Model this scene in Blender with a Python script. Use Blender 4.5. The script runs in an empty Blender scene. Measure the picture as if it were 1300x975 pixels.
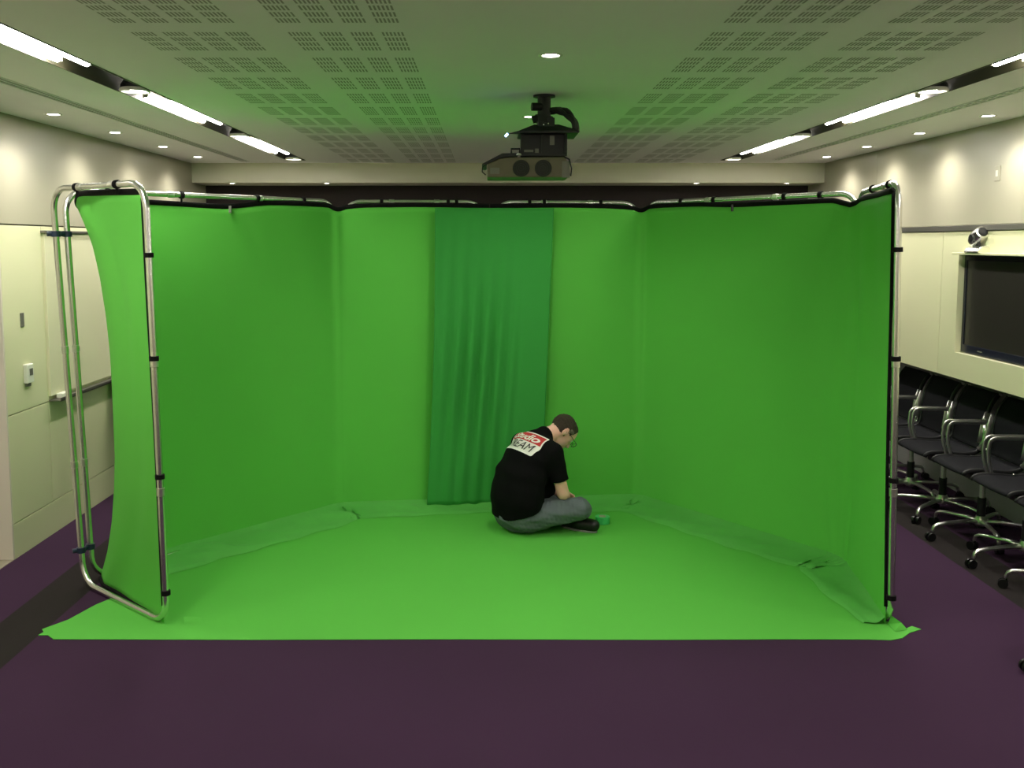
import bpy, bmesh, math, random
import numpy as np
from mathutils import Vector, Matrix
from mathutils.bvhtree import BVHTree
import openvdb
random.seed(7)
PI = math.pi
SC = bpy.context.scene
COL = SC.collection

# ------------------------------------------------------------------ materials
def srgb(r, g, b):
    f = lambda c: (c/255/12.92) if c/255 <= .04045 else ((c/255+.055)/1.055)**2.4
    return (f(r), f(g), f(b), 1.0)

def mat(name, col, rough=.6, metal=0., spec=.5, bump=0., bscale=200., var=0., vscale=3., sheen=0., sub=0., coat=0., subsurf=0.):
    m = bpy.data.materials.new(name); m.use_nodes = True
    n = m.node_tree.nodes; l = m.node_tree.links
    p = n['Principled BSDF']
    p.inputs['Base Color'].default_value = col
    p.inputs['Roughness'].default_value = rough
    p.inputs['Metallic'].default_value = metal
    p.inputs['Specular IOR Level'].default_value = spec
    if sheen: p.inputs['Sheen Weight'].default_value = sheen
    if coat: p.inputs['Coat Weight'].default_value = coat
    if subsurf:
        p.inputs['Subsurface Weight'].default_value = subsurf
        p.inputs['Subsurface Radius'].default_value = (.012, .005, .003)
        p.inputs['Subsurface Scale'].default_value = 1.
    tc = n.new('ShaderNodeTexCoord')
    no = n.new('ShaderNodeTexNoise'); no.inputs['Scale'].default_value = vscale; no.inputs['Detail'].default_value = 4
    l.new(tc.outputs['Object'], no.inputs['Vector'])
    mx = n.new('ShaderNodeMix'); mx.data_type = 'RGBA'
    mx.inputs['A'].default_value = tuple(c*(1-var) for c in col[:3]) + (1,)
    mx.inputs['B'].default_value = tuple(min(1, c*(1+var)) for c in col[:3]) + (1,)
    l.new(no.outputs['Fac'], mx.inputs['Factor']); l.new(mx.outputs['Result'], p.inputs['Base Color'])
    if bump:
        nb = n.new('ShaderNodeTexNoise'); nb.inputs['Scale'].default_value = bscale; nb.inputs['Detail'].default_value = 3
        l.new(tc.outputs['Object'], nb.inputs['Vector'])
        b = n.new('ShaderNodeBump'); b.inputs['Strength'].default_value = bump; b.inputs['Distance'].default_value = .01
        l.new(nb.outputs['Fac'], b.inputs['Height']); l.new(b.outputs['Normal'], p.inputs['Normal'])
    return m

def emit(name, col, s):
    m = bpy.data.materials.new(name); m.use_nodes = True
    p = m.node_tree.nodes['Principled BSDF']
    p.inputs['Base Color'].default_value = (.8, .8, .8, 1)
    p.inputs['Emission Color'].default_value = col
    p.inputs['Emission Strength'].default_value = s
    return m

WARM = (1.0, .95, .86, 1)
TUBE_S, DISC_S = 33., 22.
M = {}
M['ceiling'] = mat('ceiling_paint', srgb(246, 243, 246), .85, var=.02)
M['slot'] = mat('perforation_shadow', srgb(174, 172, 170), .95, spec=.1)
M['wall'] = mat('wall_upper_panel', srgb(166, 162, 142), .34, var=.03, vscale=.8)
M['panel'] = mat('cream_panel', srgb(216, 214, 178), .38, var=.02, vscale=1.)
M['backing'] = mat('joint_shadow_gap', srgb(70, 66, 54), .9)
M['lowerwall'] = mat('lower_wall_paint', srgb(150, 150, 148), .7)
M['soffit'] = mat('fascia_paint', srgb(214, 210, 192), .7)
M['black_wall'] = mat('dark_back_wall', srgb(34, 22, 24), .8, var=.1)
M['alu'] = mat('aluminium_tube', (.80, .79, .77, 1), .26, metal=1., var=.05, vscale=20)
M['chrome'] = mat('polished_aluminium', (.84, .83, .80, 1), .28, metal=1.)
M['grey_metal'] = mat('grey_metal', srgb(120, 118, 110), .4, metal=.7)
M['trough'] = mat('trough_metal', srgb(58, 56, 38), .6)
M['black'] = mat('black_plastic', srgb(22, 22, 24), .45)
M['black_cloth'] = mat('black_binding', srgb(10, 10, 10), .9, spec=.2)
M['clamp'] = mat('dark_blue_clamp', srgb(28, 40, 66), .45)
M['green'] = mat('chroma_cloth', (.122, .52, .072, 1), .75, spec=.15, sheen=.0, bump=.05, bscale=9., var=.025, vscale=2.5)
M['green_floor'] = mat('chroma_floor_cloth', (.102, .44, .060, 1), .72, spec=.15, bump=.10, bscale=4., var=.05, vscale=1.6)
M['green_skirt'] = mat('chroma_skirt', (.105, .42, .075, 1), .65, spec=.3, bump=.35, bscale=14., var=.08, vscale=5)
M['green_dark'] = mat('dark_green_cloth', (.045, .31, .055, 1), .75, spec=.15, bump=.05, bscale=10., var=.03)
M['mesh'] = mat('charcoal_chair_mesh', srgb(25, 25, 29), .8, spec=.12, bump=.15, bscale=300.)
M['rubber'] = mat('black_rubber', srgb(14, 14, 15), .35)
M['screen'] = mat('tv_screen', srgb(46, 44, 40), .3, spec=.5)  # base grey lifted to stand in for reflections of the bright room
M['bezel'] = mat('tv_bezel', srgb(26, 30, 44), .25)
M['white_plastic'] = mat('white_plastic', srgb(222, 222, 210), .4)
M['plate'] = mat('brushed_switch_plate', srgb(122, 122, 112), .4, metal=.3)
M['whiteboard'] = mat('whiteboard_enamel', srgb(216, 213, 182), .18)
M['proj_body'] = mat('projector_body', srgb(104, 98, 76), .5, var=.15, vscale=20)
M['proj_dark'] = mat('projector_dark_metal', srgb(30, 31, 34), .5)
M['fan'] = mat('fan_grille_dark', srgb(26, 32, 18), .6)
M['shirt'] = mat('black_tshirt', srgb(11, 11, 12), .95, spec=.12, bump=.25, bscale=18.)
M['jeans'] = mat('faded_grey_jeans', srgb(96, 104, 108), .85, spec=.2, bump=.5, bscale=22., var=.25, vscale=9.)
M['skin'] = mat('skin', srgb(236, 182, 166), .5, subsurf=.15, var=.06, vscale=20)
M['hair'] = mat('short_brown_hair', srgb(52, 40, 28), .8, bump=.9, bscale=160., var=.35, vscale=40)
M['hair_grey'] = mat('greying_hair', srgb(120, 112, 96), .8, bump=.8, bscale=160., var=.3, vscale=40)
M['shoe'] = mat('black_shoe', srgb(14, 14, 15), .5)
M['sole'] = mat('shoe_sole', srgb(120, 122, 116), .6)
M['logo_white'] = mat('printed_white', srgb(232, 232, 224), .7)
M['logo_red'] = mat('printed_red', srgb(186, 44, 44), .7)
M['logo_black'] = mat('printed_black', srgb(24, 24, 26), .7)
M['tape'] = mat('green_tape', srgb(70, 190, 110), .4)
M['tape_core'] = mat('cardboard_core', srgb(190, 190, 160), .8)
M['eye'] = mat('eye_white', srgb(220, 215, 205), .3)
M['thresh'] = mat('threshold_metal', srgb(150, 142, 124), .5)
M['door'] = mat('door_paint', srgb(218, 208, 196), .5)
M['tube_on'] = emit('fluorescent_tube', WARM, TUBE_S)
M['disc_on'] = emit('downlight_lamp', WARM, DISC_S)
M['led'] = emit('blue_indicator', (.3, .5, 1, 1), 12.)
M['glass'] = mat('spectacle_lens', (.9, .95, .9, 1), .05)
M['glass'].node_tree.nodes['Principled BSDF'].inputs['Transmission Weight'].default_value = 1.

def carpet():
    m = bpy.data.materials.new('purple_carpet'); m.use_nodes = True
    n = m.node_tree.nodes; l = m.node_tree.links; p = n['Principled BSDF']
    p.inputs['Roughness'].default_value = .95; p.inputs['Specular IOR Level'].default_value = .1
    tc = n.new('ShaderNodeTexCoord'); sx = n.new('ShaderNodeSeparateXYZ'); l.new(tc.outputs['Object'], sx.inputs[0])
    def band(a, b):
        g = n.new('ShaderNodeMath'); g.operation = 'GREATER_THAN'; g.inputs[1].default_value = a
        s = n.new('ShaderNodeMath'); s.operation = 'LESS_THAN'; s.inputs[1].default_value = b
        q = n.new('ShaderNodeMath'); q.operation = 'MULTIPLY'
        l.new(sx.outputs['X'], g.inputs[0]); l.new(sx.outputs['X'], s.inputs[0])
        l.new(g.outputs[0], q.inputs[0]); l.new(s.outputs[0], q.inputs[1]); return q
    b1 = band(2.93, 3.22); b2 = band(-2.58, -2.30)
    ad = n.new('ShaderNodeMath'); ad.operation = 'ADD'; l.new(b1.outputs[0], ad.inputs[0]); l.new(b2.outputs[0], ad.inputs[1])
    no = n.new('ShaderNodeTexNoise'); no.inputs['Scale'].default_value = 400; l.new(tc.outputs['Object'], no.inputs['Vector'])
    n2 = n.new('ShaderNodeTexNoise'); n2.inputs['Scale'].default_value = 1.3; l.new(tc.outputs['Object'], n2.inputs['Vector'])
    c1 = n.new('ShaderNodeMix'); c1.data_type = 'RGBA'
    c1.inputs['A'].default_value = (.039, .0175, .041, 1); c1.inputs['B'].default_value = (.049, .0225, .052, 1)
    l.new(n2.outputs['Fac'], c1.inputs['Factor'])
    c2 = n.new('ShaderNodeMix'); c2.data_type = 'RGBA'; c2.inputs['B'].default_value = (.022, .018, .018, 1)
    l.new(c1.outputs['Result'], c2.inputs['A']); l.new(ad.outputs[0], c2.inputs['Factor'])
    l.new(c2.outputs['Result'], p.inputs['Base Color'])
    b = n.new('ShaderNodeBump'); b.inputs['Strength'].default_value = .4; b.inputs['Distance'].default_value = .004
    l.new(no.outputs['Fac'], b.inputs['Height']); l.new(b.outputs['Normal'], p.inputs['Normal'])
    return m
M['carpet'] = carpet()

# ------------------------------------------------------------------ mesh helpers
class MB:
    def __init__(s): s.v = []; s.f = []
    def add(s, vs, fs):
        o = len(s.v); s.v += [tuple(v) for v in vs]; s.f += [tuple(i+o for i in f) for f in fs]; return s
    def box(s, x0, x1, y0, y1, z0, z1, M4=None):
        vs = [Vector((x, y, z)) for z in (z0, z1) for y in (y0, y1) for x in (x0, x1)]
        if M4: vs = [M4 @ v for v in vs]
        return s.add(vs, [(0,2,3,1), (4,5,7,6), (0,1,5,4), (2,6,7,3), (0,4,6,2), (1,3,7,5)])
    def tube(s, pts, r, n=12, closed=False, flat=None, up=None):
        P = [Vector(p) for p in pts]; N = len(P)
        rs = r if isinstance(r, (list, tuple)) else [r]*N
        T = []
        for i in range(N):
            a = P[(i-1) % N] if (closed or i > 0) else P[i]; b = P[(i+1) % N] if (closed or i < N-1) else P[i]
            T.append((b-a).normalized())
        ref = Vector(up) if up else (Vector((0, 0, 1)) if abs(T[0].z) < .9 else Vector((1, 0, 0)))
        u = (ref - T[0]*ref.dot(T[0])).normalized(); vs = []
        for i in range(N):
            if up: u = (Vector(up) - T[i]*Vector(up).dot(T[i])).normalized()
            else: u = (u - T[i]*u.dot(T[i])).normalized()
            w = T[i].cross(u)
            for k in range(n):
                a = 2*PI*k/n
                ca, sa = math.cos(a), math.sin(a)
                if flat: ca, sa = ca*flat[0], sa*flat[1]
                vs.append(P[i] + (u*ca + w*sa)*rs[i])
        fs = []
        for i in range(N if closed else N-1):
            j = (i+1) % N
            for k in range(n): fs.append((i*n+k, i*n+(k+1) % n, j*n+(k+1) % n, j*n+k))
        if not closed: fs += [tuple(range(n-1, -1, -1)), tuple((N-1)*n+k for k in range(n))]
        return s.add(vs, fs)
    def cyl(s, c, r, h, n=24, axis='z', r2=None):
        c = Vector(c); ax = {'x': Vector((1,0,0)), 'y': Vector((0,1,0)), 'z': Vector((0,0,1))}[axis]
        return s.tube([c, c+ax*h], [r, r if r2 is None else r2], n)
    def lathe(s, prof, c=(0,0,0), n=32):
        vs = []; fs = []; m = len(prof)
        for k in range(n):
            a = 2*PI*k/n
            for (r, z) in prof: vs.append((c[0]+r*math.cos(a), c[1]+r*math.sin(a), c[2]+z))
        for k in range(n):
            q = (k+1) % n
            for i in range(m-1): fs.append((k*m+i, q*m+i, q*m+i+1, k*m+i+1))
        return s.add(vs, fs)
    def prism(s, poly, y0, y1):          # polygon in x,z extruded along y
        n = len(poly)
        vs = [(x, y0, z) for x, z in poly] + [(x, y1, z) for x, z in poly]
        fs = [tuple(range(n)), tuple(range(2*n-1, n-1, -1))] + [(i, i+n, (i+1) % n+n, (i+1) % n) for i in range(n)]
        return s.add(vs, fs)
    def flatpoly(s, poly, z0, z1):       # polygon in x,y extruded along z
        n = len(poly)
        vs = [(x, y, z0) for x, y in poly] + [(x, y, z1) for x, y in poly]
        fs = [tuple(range(n-1, -1, -1)), tuple(range(n, 2*n))] + [(i, (i+1) % n, (i+1) % n+n, i+n) for i in range(n)]
        return s.add(vs, fs)
    def build(s, name, material, parent=None, smooth=False, bevel=0, solid=0, sub=0, label=None):
        me = bpy.data.meshes.new(name); me.from_pydata(s.v, [], s.f)
        bm = bmesh.new(); bm.from_mesh(me)
        bmesh.ops.recalc_face_normals(bm, faces=bm.faces[:]); bm.to_mesh(me); bm.free()
        me.materials.append(material)
        if smooth:
            me.polygons.foreach_set('use_smooth', [True]*len(me.polygons))
            if smooth == 'auto':
                try: me.set_sharp_from_angle(angle=math.radians(40))
                except Exception: pass
        o = bpy.data.objects.new(name, me); COL.objects.link(o)
        if parent: o.parent = parent
        if label: o['label'] = label
        if solid:
            d = o.modifiers.new('thickness', 'SOLIDIFY'); d.thickness = solid; d.offset = 0
        if bevel:
            d = o.modifiers.new('edge', 'BEVEL'); d.width = bevel; d.segments = 2; d.limit_method = 'ANGLE'; d.angle_limit = .7
        if sub:
            d = o.modifiers.new('sub', 'SUBSURF'); d.levels = sub; d.render_levels = sub
        return o

def thing(name, label, cat, loc=(0, 0, 0), rz=0, group=None):
    o = bpy.data.objects.new(name, None); COL.objects.link(o)
    o.location = loc; o.rotation_euler = (0, 0, rz); o.empty_display_size = .1
    o['label'] = label; o['category'] = cat
    if group: o['group'] = group
    return o
def tag(o, label, cat, group=None, kind=None):
    o['label'] = label; o['category'] = cat
    if group: o['group'] = group
    if kind: o['kind'] = kind
    return o
def struct(o): o['kind'] = 'structure'; return o
def dup(root, loc, rz, label):
    r = root.copy(); COL.objects.link(r); r.location = loc; r.rotation_euler = (0, 0, rz); r['label'] = label
    for ch in list(root.children):
        c = ch.copy(); COL.objects.link(c); c.parent = r
        for g in list(ch.children):
            d = g.copy(); COL.objects.link(d); d.parent = c
    return r
def arc(c, r, a0, a1, n=8, plane='xz'):
    out = []
    for i in range(n+1):
        a = math.radians(a0+(a1-a0)*i/n)
        out.append((c[0]+r*math.cos(a), c[1]+r*math.sin(a)))
    return out

# ------------------------------------------------------------------ room
XL, XR, YN, YF, YB, ZC = -3.0, 3.40, -2.6, 9.67, 10.15, 2.80
struct(MB().box(-3.6, 4.1, YN-.1, 10.4, -.12, 0).build('floor', M['carpet']))
TR = [(-1.96, -1.78), (2.26, 2.44)]                   # two light troughs cut in the ceiling
c = MB()
xs = [-3.7, TR[0][0], TR[0][1], TR[1][0], TR[1][1], 4.1]
for a, b in ((0, 1), (2, 3), (4, 5)): c.box(xs[a], xs[b], YN-.1, YF+.6, ZC, ZC+.16)
for a, b in TR: c.box(a, b, 9.32, YF+.6, ZC, ZC+.16); c.box(a, b, YN-.1, -1.4, ZC, ZC+.16)
ceil = struct(c.build('ceiling', M['ceiling']))
# perforated acoustic slots: groups of blocks, each of 6 x 4 slots
p = MB()
def slot_group(x0, sgn):
    for col in range(4):
        for k in range(6):
            x = x0 + sgn*(col*.1195 + k*.0148)
            for row in range(-3, 12):
                for q in range(4):
                    y = 3.70+.5*row + q*.0925
                    if y+.07 > 9.55: continue
                    p.add([(x-.0038, y, 2.7992), (x+.0038, y, 2.7992), (x+.0038, y+.066, 2.7992), (x-.0038, y+.066, 2.7992)], [(0, 1, 2, 3)])
slot_group(-.330, -1); slot_group(-.930, -1); slot_group(.862, 1); slot_group(1.462, 1)
p.build('perforations', M['slot'], ceil)
# lowered soffit at the far end and dark end wall
struct(MB().box(XL, XR, YF, YB+.1, 2.603, ZC).build('trim_1', M['soffit']))
struct(MB().box(-3.6, 4.1, YB, YB+.1, 0, 2.9).build('wall_back', M['black_wall']))
struct(MB().box(-3.7, 4.1, YN-.1, YN, 0, 2.9).build('wall_front', M['panel']))
# left wall, panelled; an open doorway recess nearer the camera
w = MB().box(-3.12, XL-.02, 5.83, YB, 0, ZC+.1).box(-3.12, XL-.02, YN, 4.75, 0, ZC+.1).box(-3.12, XL-.02, 4.75, 5.83, 2.12, ZC+.1)
wl = struct(w.build('wall_left', M['backing']))
MB().box(-3.03, XL-.004, 5.80, YB, 2.118, ZC).box(-3.03, XL-.004, YN, 5.80, 2.118, ZC).build('upper_panelling', M['wall'], wl)
q = MB()
for (a, b) in ((5.83, 6.37), (6.376, 7.9), (7.906, YB)):
    for (z0, z1) in ((.228, .916), (.922, 2.108)): q.box(-3.03, XL, a, b, z0, z1)
q.box(-3.03, XL, 5.83, YB, .0, .222)
for (z0, z1) in ((0, .222), (.228, .916), (.922, 2.108)): q.box(-3.03, XL, YN, 4.75, z0, z1)
q.build('panelling', M['panel'], wl, bevel=.002)
q = MB().box(-3.45, -3.001, 5.812, 5.829, 0, 2.118).box(-3.45, -3.001, 4.751, 4.768, 0, 2.118).box(-3.45, -3.12, 4.75, 5.83, 2.12, 2.3)
struct(q.build('trim_2', M['door']))
struct(MB().box(-3.50, -3.45, 4.69, 5.89, 0, 2.3).build('door_1', M['door']))
struct(MB().box(-3.45, -3.0, 4.75, 5.83, 0, .004).build('trim_3', M['thresh']))
# right wall: overhanging cupboard front above a recessed lower wall
RW = 3.775
wr = MB()
TY0, TY1, TZ0, TZ1 = 5.52, 6.85, 1.205, 1.915
wr.box(XR+.02, RW+.1, YN, YB, 2.10, ZC+.1).box(XR+.10, RW+.1, YN, YB, 1.02, 2.10).box(XR, XR+.11, YN, YB, 1.018, 1.024)
wr = struct(wr.build('wall_right', M['panel']))
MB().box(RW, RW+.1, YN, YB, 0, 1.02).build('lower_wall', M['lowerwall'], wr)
MB().box(XR, XR+.03, YN, 8.365, 2.126, ZC).box(XR, XR+.03, 8.371, YB, 2.126, ZC).build('upper_panelling', M['wall'], wr)
q = MB()
q.box(XR, XR+.11, 7.103, 8.6, 1.024, 2.078).box(XR, XR+.11, 8.606, YB, 1.024, 2.078)
q.box(XR, XR+.11, YN, TY0, 1.024, 2.078).box(XR, XR+.11, TY1, 7.097, 1.024, 2.078)
q.box(XR, XR+.11, TY0, TY1, 1.024, TZ0).box(XR, XR+.11, TY0, TY1, TZ1, 2.078)
q.build('panelling', M['panel'], wr)
MB().box(XR-.012, XR+.03, YN, YB, 2.083, 2.122).build('rail', M['grey_metal'], wr, bevel=.003)
struct(MB().box(XR-.075, XR, TY0-.05, TY1-.045, TZ1, TZ1+.016).build('trim_4', M['panel'], bevel=.003))

# ------------------------------------------------------------------ ceiling lights
def spot(loc, power, size, blend, parent=None, name='lamp_beam', tilt=0.):
    d = bpy.data.lights.new(name, 'SPOT'); d.energy = power; d.color = WARM[:3]; d.spot_size = math.radians(size); d.spot_blend = blend; d.shadow_soft_size = .04
    o = bpy.data.objects.new(name, d); COL.objects.link(o); o.location = loc
    o.rotation_euler = (0, tilt, 0)
    if parent: o.parent = parent
    return o
dl = thing('downlight', 'x', 'ceiling light', (0, 0, 0))
MB().lathe([(.036, .002), (.036, -.003), (.050, -.005), (.052, 0), (.052, .004)]).build('trim_ring', M['white_plastic'], dl, smooth=True)
MB().lathe([(0, -.002), (.030, -.002), (.036, 0)]).build('lamp', M['disc_on'], dl, smooth=True)
spot((0, 0, -.012), 17, 140, 1., dl)
WORDS = ['nearest the camera', 'second from the camera', 'third from the camera', 'farthest from the camera']
first = [True]
def place_dl(loc, label, group):
    if first[0]:
        first[0] = False; dl.location = loc; dl['label'] = label; o = dl
    else: o = dup(dl, loc, 0, label)
    o['group'] = group
    return o
for i, y in enumerate((6.02, 7.0, 8.02, 8.965)):
    place_dl((-2.722, y, ZC), 'small round ceiling downlight beside the panelled wall with the whiteboard, ' + WORDS[i], 'downlights along the whiteboard wall')
for i, y in enumerate((6.09, 7.05, 8.02, 8.965)):
    place_dl((3.166, y, ZC), 'small round ceiling downlight above the television wall, ' + WORDS[i], 'downlights along the television wall')
place_dl((.267, 3.15, ZC), 'round ceiling downlight cut by the top edge of the photo', 'downlights down the middle of the ceiling')
place_dl((.267, 4.148, ZC), 'round ceiling downlight in plain ceiling in front of the projector mount', 'downlights down the middle of the ceiling')
place_dl((.267, 6.132, ZC), 'round ceiling downlight just behind the projector pole', 'downlights down the middle of the ceiling')
for x, s in ((-2.605, 'nearest the whiteboard wall'), (-1.642, 'between projector and whiteboard wall'), (2.115, 'between projector and television wall'), (3.039, 'nearest the television wall')):
    o = place_dl((x, 9.72, 2.603), 'tiny downlight under the far soffit, ' + s, 'downlights under the far soffit')
    o.scale = (.8, .8, 1)
# behind the camera, the rest of the same wall row
for (x, y) in ((-2.722, 5.0), (3.166, 5.1), (-2.722, 4.0), (3.166, 4.1)):
    o = place_dl((x, y, ZC), 'small round ceiling downlight outside the frame', 'downlights outside the frame')

for (x0, x1), side in zip(TR, ('whiteboard', 'television')):
    L = thing('light_trough', 'long recessed ceiling light trough of paired tubes and spotlights along the %s side' % side, 'ceiling light', ((x0+x1)/2, 0, ZC), 0, 'recessed light troughs')
    h = (x1-x0)/2
    MB().box(-h, -h+.006, -1.4, 9.32, -.004, .13).box(h-.006, h, -1.4, 9.32, -.004, .13).box(-h, h, -1.4, 9.32, .124, .13)\
        .box(-h, h, 9.314, 9.32, -.004, .13).box(-h, h, -1.4, -1.394, -.004, .13).build('housing', M['trough'], L)
    s = 1 if x0 < 0 else -1
    for (a, b) in ((-.9, .15), (1.2, 2.25), (3.3, 4.40), (5.50, 6.55), (7.58, 8.72)):  # leading spans lie out of view, added to brighten walls and ceiling
        for k in (0, 1):
            sh = 0 if k else -.11
            xx = s*(.041 if k else -.043)
            MB().tube([(xx, a+sh, .014), (xx, b+sh, .014)], .0165, 12).build('light_tube', M['tube_on'], L, smooth=True)
            for yy in (a+sh-.02, b+sh): MB().box(xx-.014, xx+.014, yy, yy+.02, .004, .124).build('tube_holder', M['white_plastic'], L)
    for y in (3.02, 5.10, 7.22, 9.20):
        g = MB().lathe([(.062, .004), (.068, -.006), (.075, -.009), (.080, 0), (.074, .012)], (0, y, 0)).build('gimbal_ring', M['white_plastic'], L, smooth=True)
        MB().lathe([(.0, .001), (.040, .001), (.044, .012)], (.012*s, y+.012, 0)).build('spot_lamp', M['disc_on'], L)
        MB().lathe([(.0, .06), (.05, .06), (.072, .03), (.074, 0)], (0, y, 0)).build('spot_housing', M['black'], L)

# slot air diffusers
def diffuser(x, y0, y1, label, cross):
    d = thing('linear_air_diffuser', label, 'air vent', (x, y0, ZC), 0)
    n = y1-y0
    MB().box(-.036, .036, 0, n, -.0008, .0).build('slot_gap', M['slot'], d)
    f = MB()
    for xx in (-.036, -.0025, .031): f.box(xx, xx+.005, 0, n, -.006, 0)
    f.build('frame', M['ceiling'], d)
    if cross:
        b = MB(); k = 0
        while k < n-.05: b.box(-.034, .034, k, k+.02, -.004, -.0008); k += .09
        b.build('grille', M['white_plastic'], d)
diffuser(-2.40, 1.0, 9.48, 'thin dark slot air diffuser in the ceiling on the whiteboard side', False)
diffuser(2.79, 1.0, 9.30, 'thin ribbed slot air diffuser in the ceiling on the television side', True)

# ------------------------------------------------------------------ left wall fittings
wb = thing('whiteboard', 'wide wall-mounted whiteboard with metal top rail and pen tray, beyond the silver tubes', 'whiteboard', (XL, 6.38, 0))
MB().box(0, .018, 0, 2.9, .955, 2.062).build('board', M['whiteboard'], wb, bevel=.002)
MB().box(0, .035, -.02, 2.92, 2.064, 2.082).build('top_rail', M['grey_metal'], wb, bevel=.003)
MB().box(0, .085, 0, 2.9, .920, .930).box(.078, .085, 0, 2.9, .920, .945).build('pen_tray', M['grey_metal'], wb, bevel=.002)
e = MB().box(-.022, .022, -.06, .06, 0, .035).build('whiteboard_eraser', M['white_plastic'], bevel=.006)
e.location = (XL+.045, 6.50, .931); tag(e, 'small white eraser on the near end of the whiteboard pen tray', 'eraser')
t = MB().box(0, .008, -.022, .022, -.045, .045).build('switch_plate', M['plate'], bevel=.003)
t.location = (XL, 6.055, 1.506); tag(t, 'small grey upright switch plate on the cream wall above the thermostat', 'switch')
t = thing('thermostat', 'white wall thermostat with small grey display below the switch plate', 'thermostat', (XL, 6.085, 1.155))
MB().box(0, .030, -.042, .042, -.062, .062).build('case', M['white_plastic'], t, bevel=.006)
MB().box(.030, .0325, -.018, .024, -.012, .032).build('display', M['plate'], t)
MB().box(0, .018, -.025, .025, -.085, -.062).build('base', M['plate'], t, bevel=.003)

# ------------------------------------------------------------------ television and camera
tv = thing('television', 'large dark flat television set into the cream wall panel', 'television', (XR+.040, (TY0+TY1)/2, 0))
hw = (TY1-TY0)/2-.006
q = MB()
q.box(0, .028, -hw, hw, TZ1-.042, TZ1-.006).box(0, .028, -hw, hw, TZ0+.006, TZ0+.062).box(0, .028, -hw, -hw+.03, TZ0+.06, TZ1-.04).box(0, .028, hw-.03, hw, TZ0+.06, TZ1-.04)
q.build('bezel', M['bezel'], tv, bevel=.003)
MB().box(.008, .028, -hw+.028, hw-.028, TZ0+.06, TZ1-.04).build('screen', M['screen'], tv)
MB().box(-.002, 0, .36, .42, TZ0+.030, TZ0+.038).build('badge', M['plate'], tv)
vc = thing('video_camera', 'silver video conference camera on the ledge above the television', 'camera', (XR-.034, 6.52, TZ1+.016))
vc.scale = (1.15, 1.2, 1.2)
prof = arc((0, 0), .062, 0, 180, 14)
q = MB(); m = Matrix.Rotation(math.radians(90), 4, 'Z')
pr = [(x*1.25, max(0, z*.62)) for x, z in prof]
n = len(pr)
q.prism([(x*.6, z) for x, z in pr], -.075, .075)
q.build('base', M['alu'], vc, smooth='auto', bevel=.003)
MB().cyl((0, 0, .035), .012, .03).build('neck', M['black'], vc, smooth='auto')
R = Matrix.Translation((0, .01, .092)) @ Matrix.Rotation(math.radians(-28), 4, 'X')
q = MB()
pts = [(0, -.058, 0), (0, -.052, 0), (0, -.02, 0), (0, .03, 0), (0, .055, 0), (0, .062, 0)]
q.tube([R @ Vector(p_) for p_ in pts], [.030, .038, .042, .042, .034, .018], 20)
q.build('head', M['alu'], vc, smooth='auto')
MB().tube([R @ Vector((-.03, .0, -.01)), R @ Vector((-.046, 0, -.012))], [.026, .022], 18).build('lens', M['black'], vc, smooth='auto')
MB().tube([R @ Vector((0, -.058, 0)), R @ Vector((0, -.064, 0))], [.029, .024], 18).build('end_cap', M['black'], vc, smooth='auto')
sk = thing('wall_control_plate', 'small pale rectangular plate high on the wall above the television', 'wall plate', (XR, 6.38, 2.46))
MB().box(-.006, 0, -.035, .035, -.05, .05).build('plate', M['wall'], sk, bevel=.002)
MB().box(-.009, -.006, -.012, .012, -.02, .02).build('sensor', M['white_plastic'], sk)

# ------------------------------------------------------------------ backdrops
def rrect_path(A, B, At, Bt, zb=.018, zt=2.30, r=.13, n=7):
    """closed rounded frame from foot A to foot B (xy), tops At, Bt"""
    A, B, At, Bt = [Vector((p_[0], p_[1])) for p_ in (A, B, At, Bt)]
    W = (B-A).length
    def P(s, z):
        t = (z-zb)/(zt-zb); a = A.lerp(At, t); b = B.lerp(Bt, t); d = (b-a)
        q_ = a + d.normalized()*s if s < W/2 else b - d.normalized()*(W-s)
        return (q_.x, q_.y, z)
    out = []
    for (cs, cz, a0) in ((r, zb+r, 180), (W-r, zb+r, 270), (W-r, zt-r, 0), (r, zt-r, 90)):
        for i in range(n+1):
            a = math.radians(a0+90*i/n); out.append(P(cs+r*math.cos(a), cz+r*math.sin(a)))
    return out, P, W
PR = .0175
def frame(parent, A, B, At=None, Bt=None, straps=(), sideA=(), sideB=(), couplers=(.72, 1.39), label=None):
    At = At or A; Bt = Bt or B
    path, P, W = rrect_path(A, B, At, Bt)
    f = MB().tube(path, PR, 14, closed=True).build('tube_frame', M['alu'], parent, smooth=True)
    def ring(p0, p1, r, mname, nm):
        MB().tube([p0, p1], r, 14).build(nm, M[mname], f, smooth='auto')
    for fr in straps:
        s = fr*W; ring(P(s-.012, 2.30), P(s+.012, 2.30), PR+.006, 'black_cloth', 'strap')
        a = Vector(P(s, 2.30)); MB().box(a.x-.005, a.x+.005, a.y-.006, a.y+.006, 2.25, 2.29).build('strap', M['black_cloth'], f)
    for z in sideA: ring(P(0, z-.012), P(0, z+.012), PR+.007, 'black_cloth', 'strap')
    for z in sideB: ring(P(W, z-.012), P(W, z+.012), PR+.007, 'black_cloth', 'strap')
    for z in couplers:
        for s in (0, W): ring(P(s, z-.02), P(s, z+.02), PR+.003, 'chrome', 'coupler')
    for s in (.34*W, .66*W):
        ring(P(s-.02, 2.30), P(s+.02, 2.30), PR+.003, 'chrome', 'coupler')
    return f, P

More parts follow.
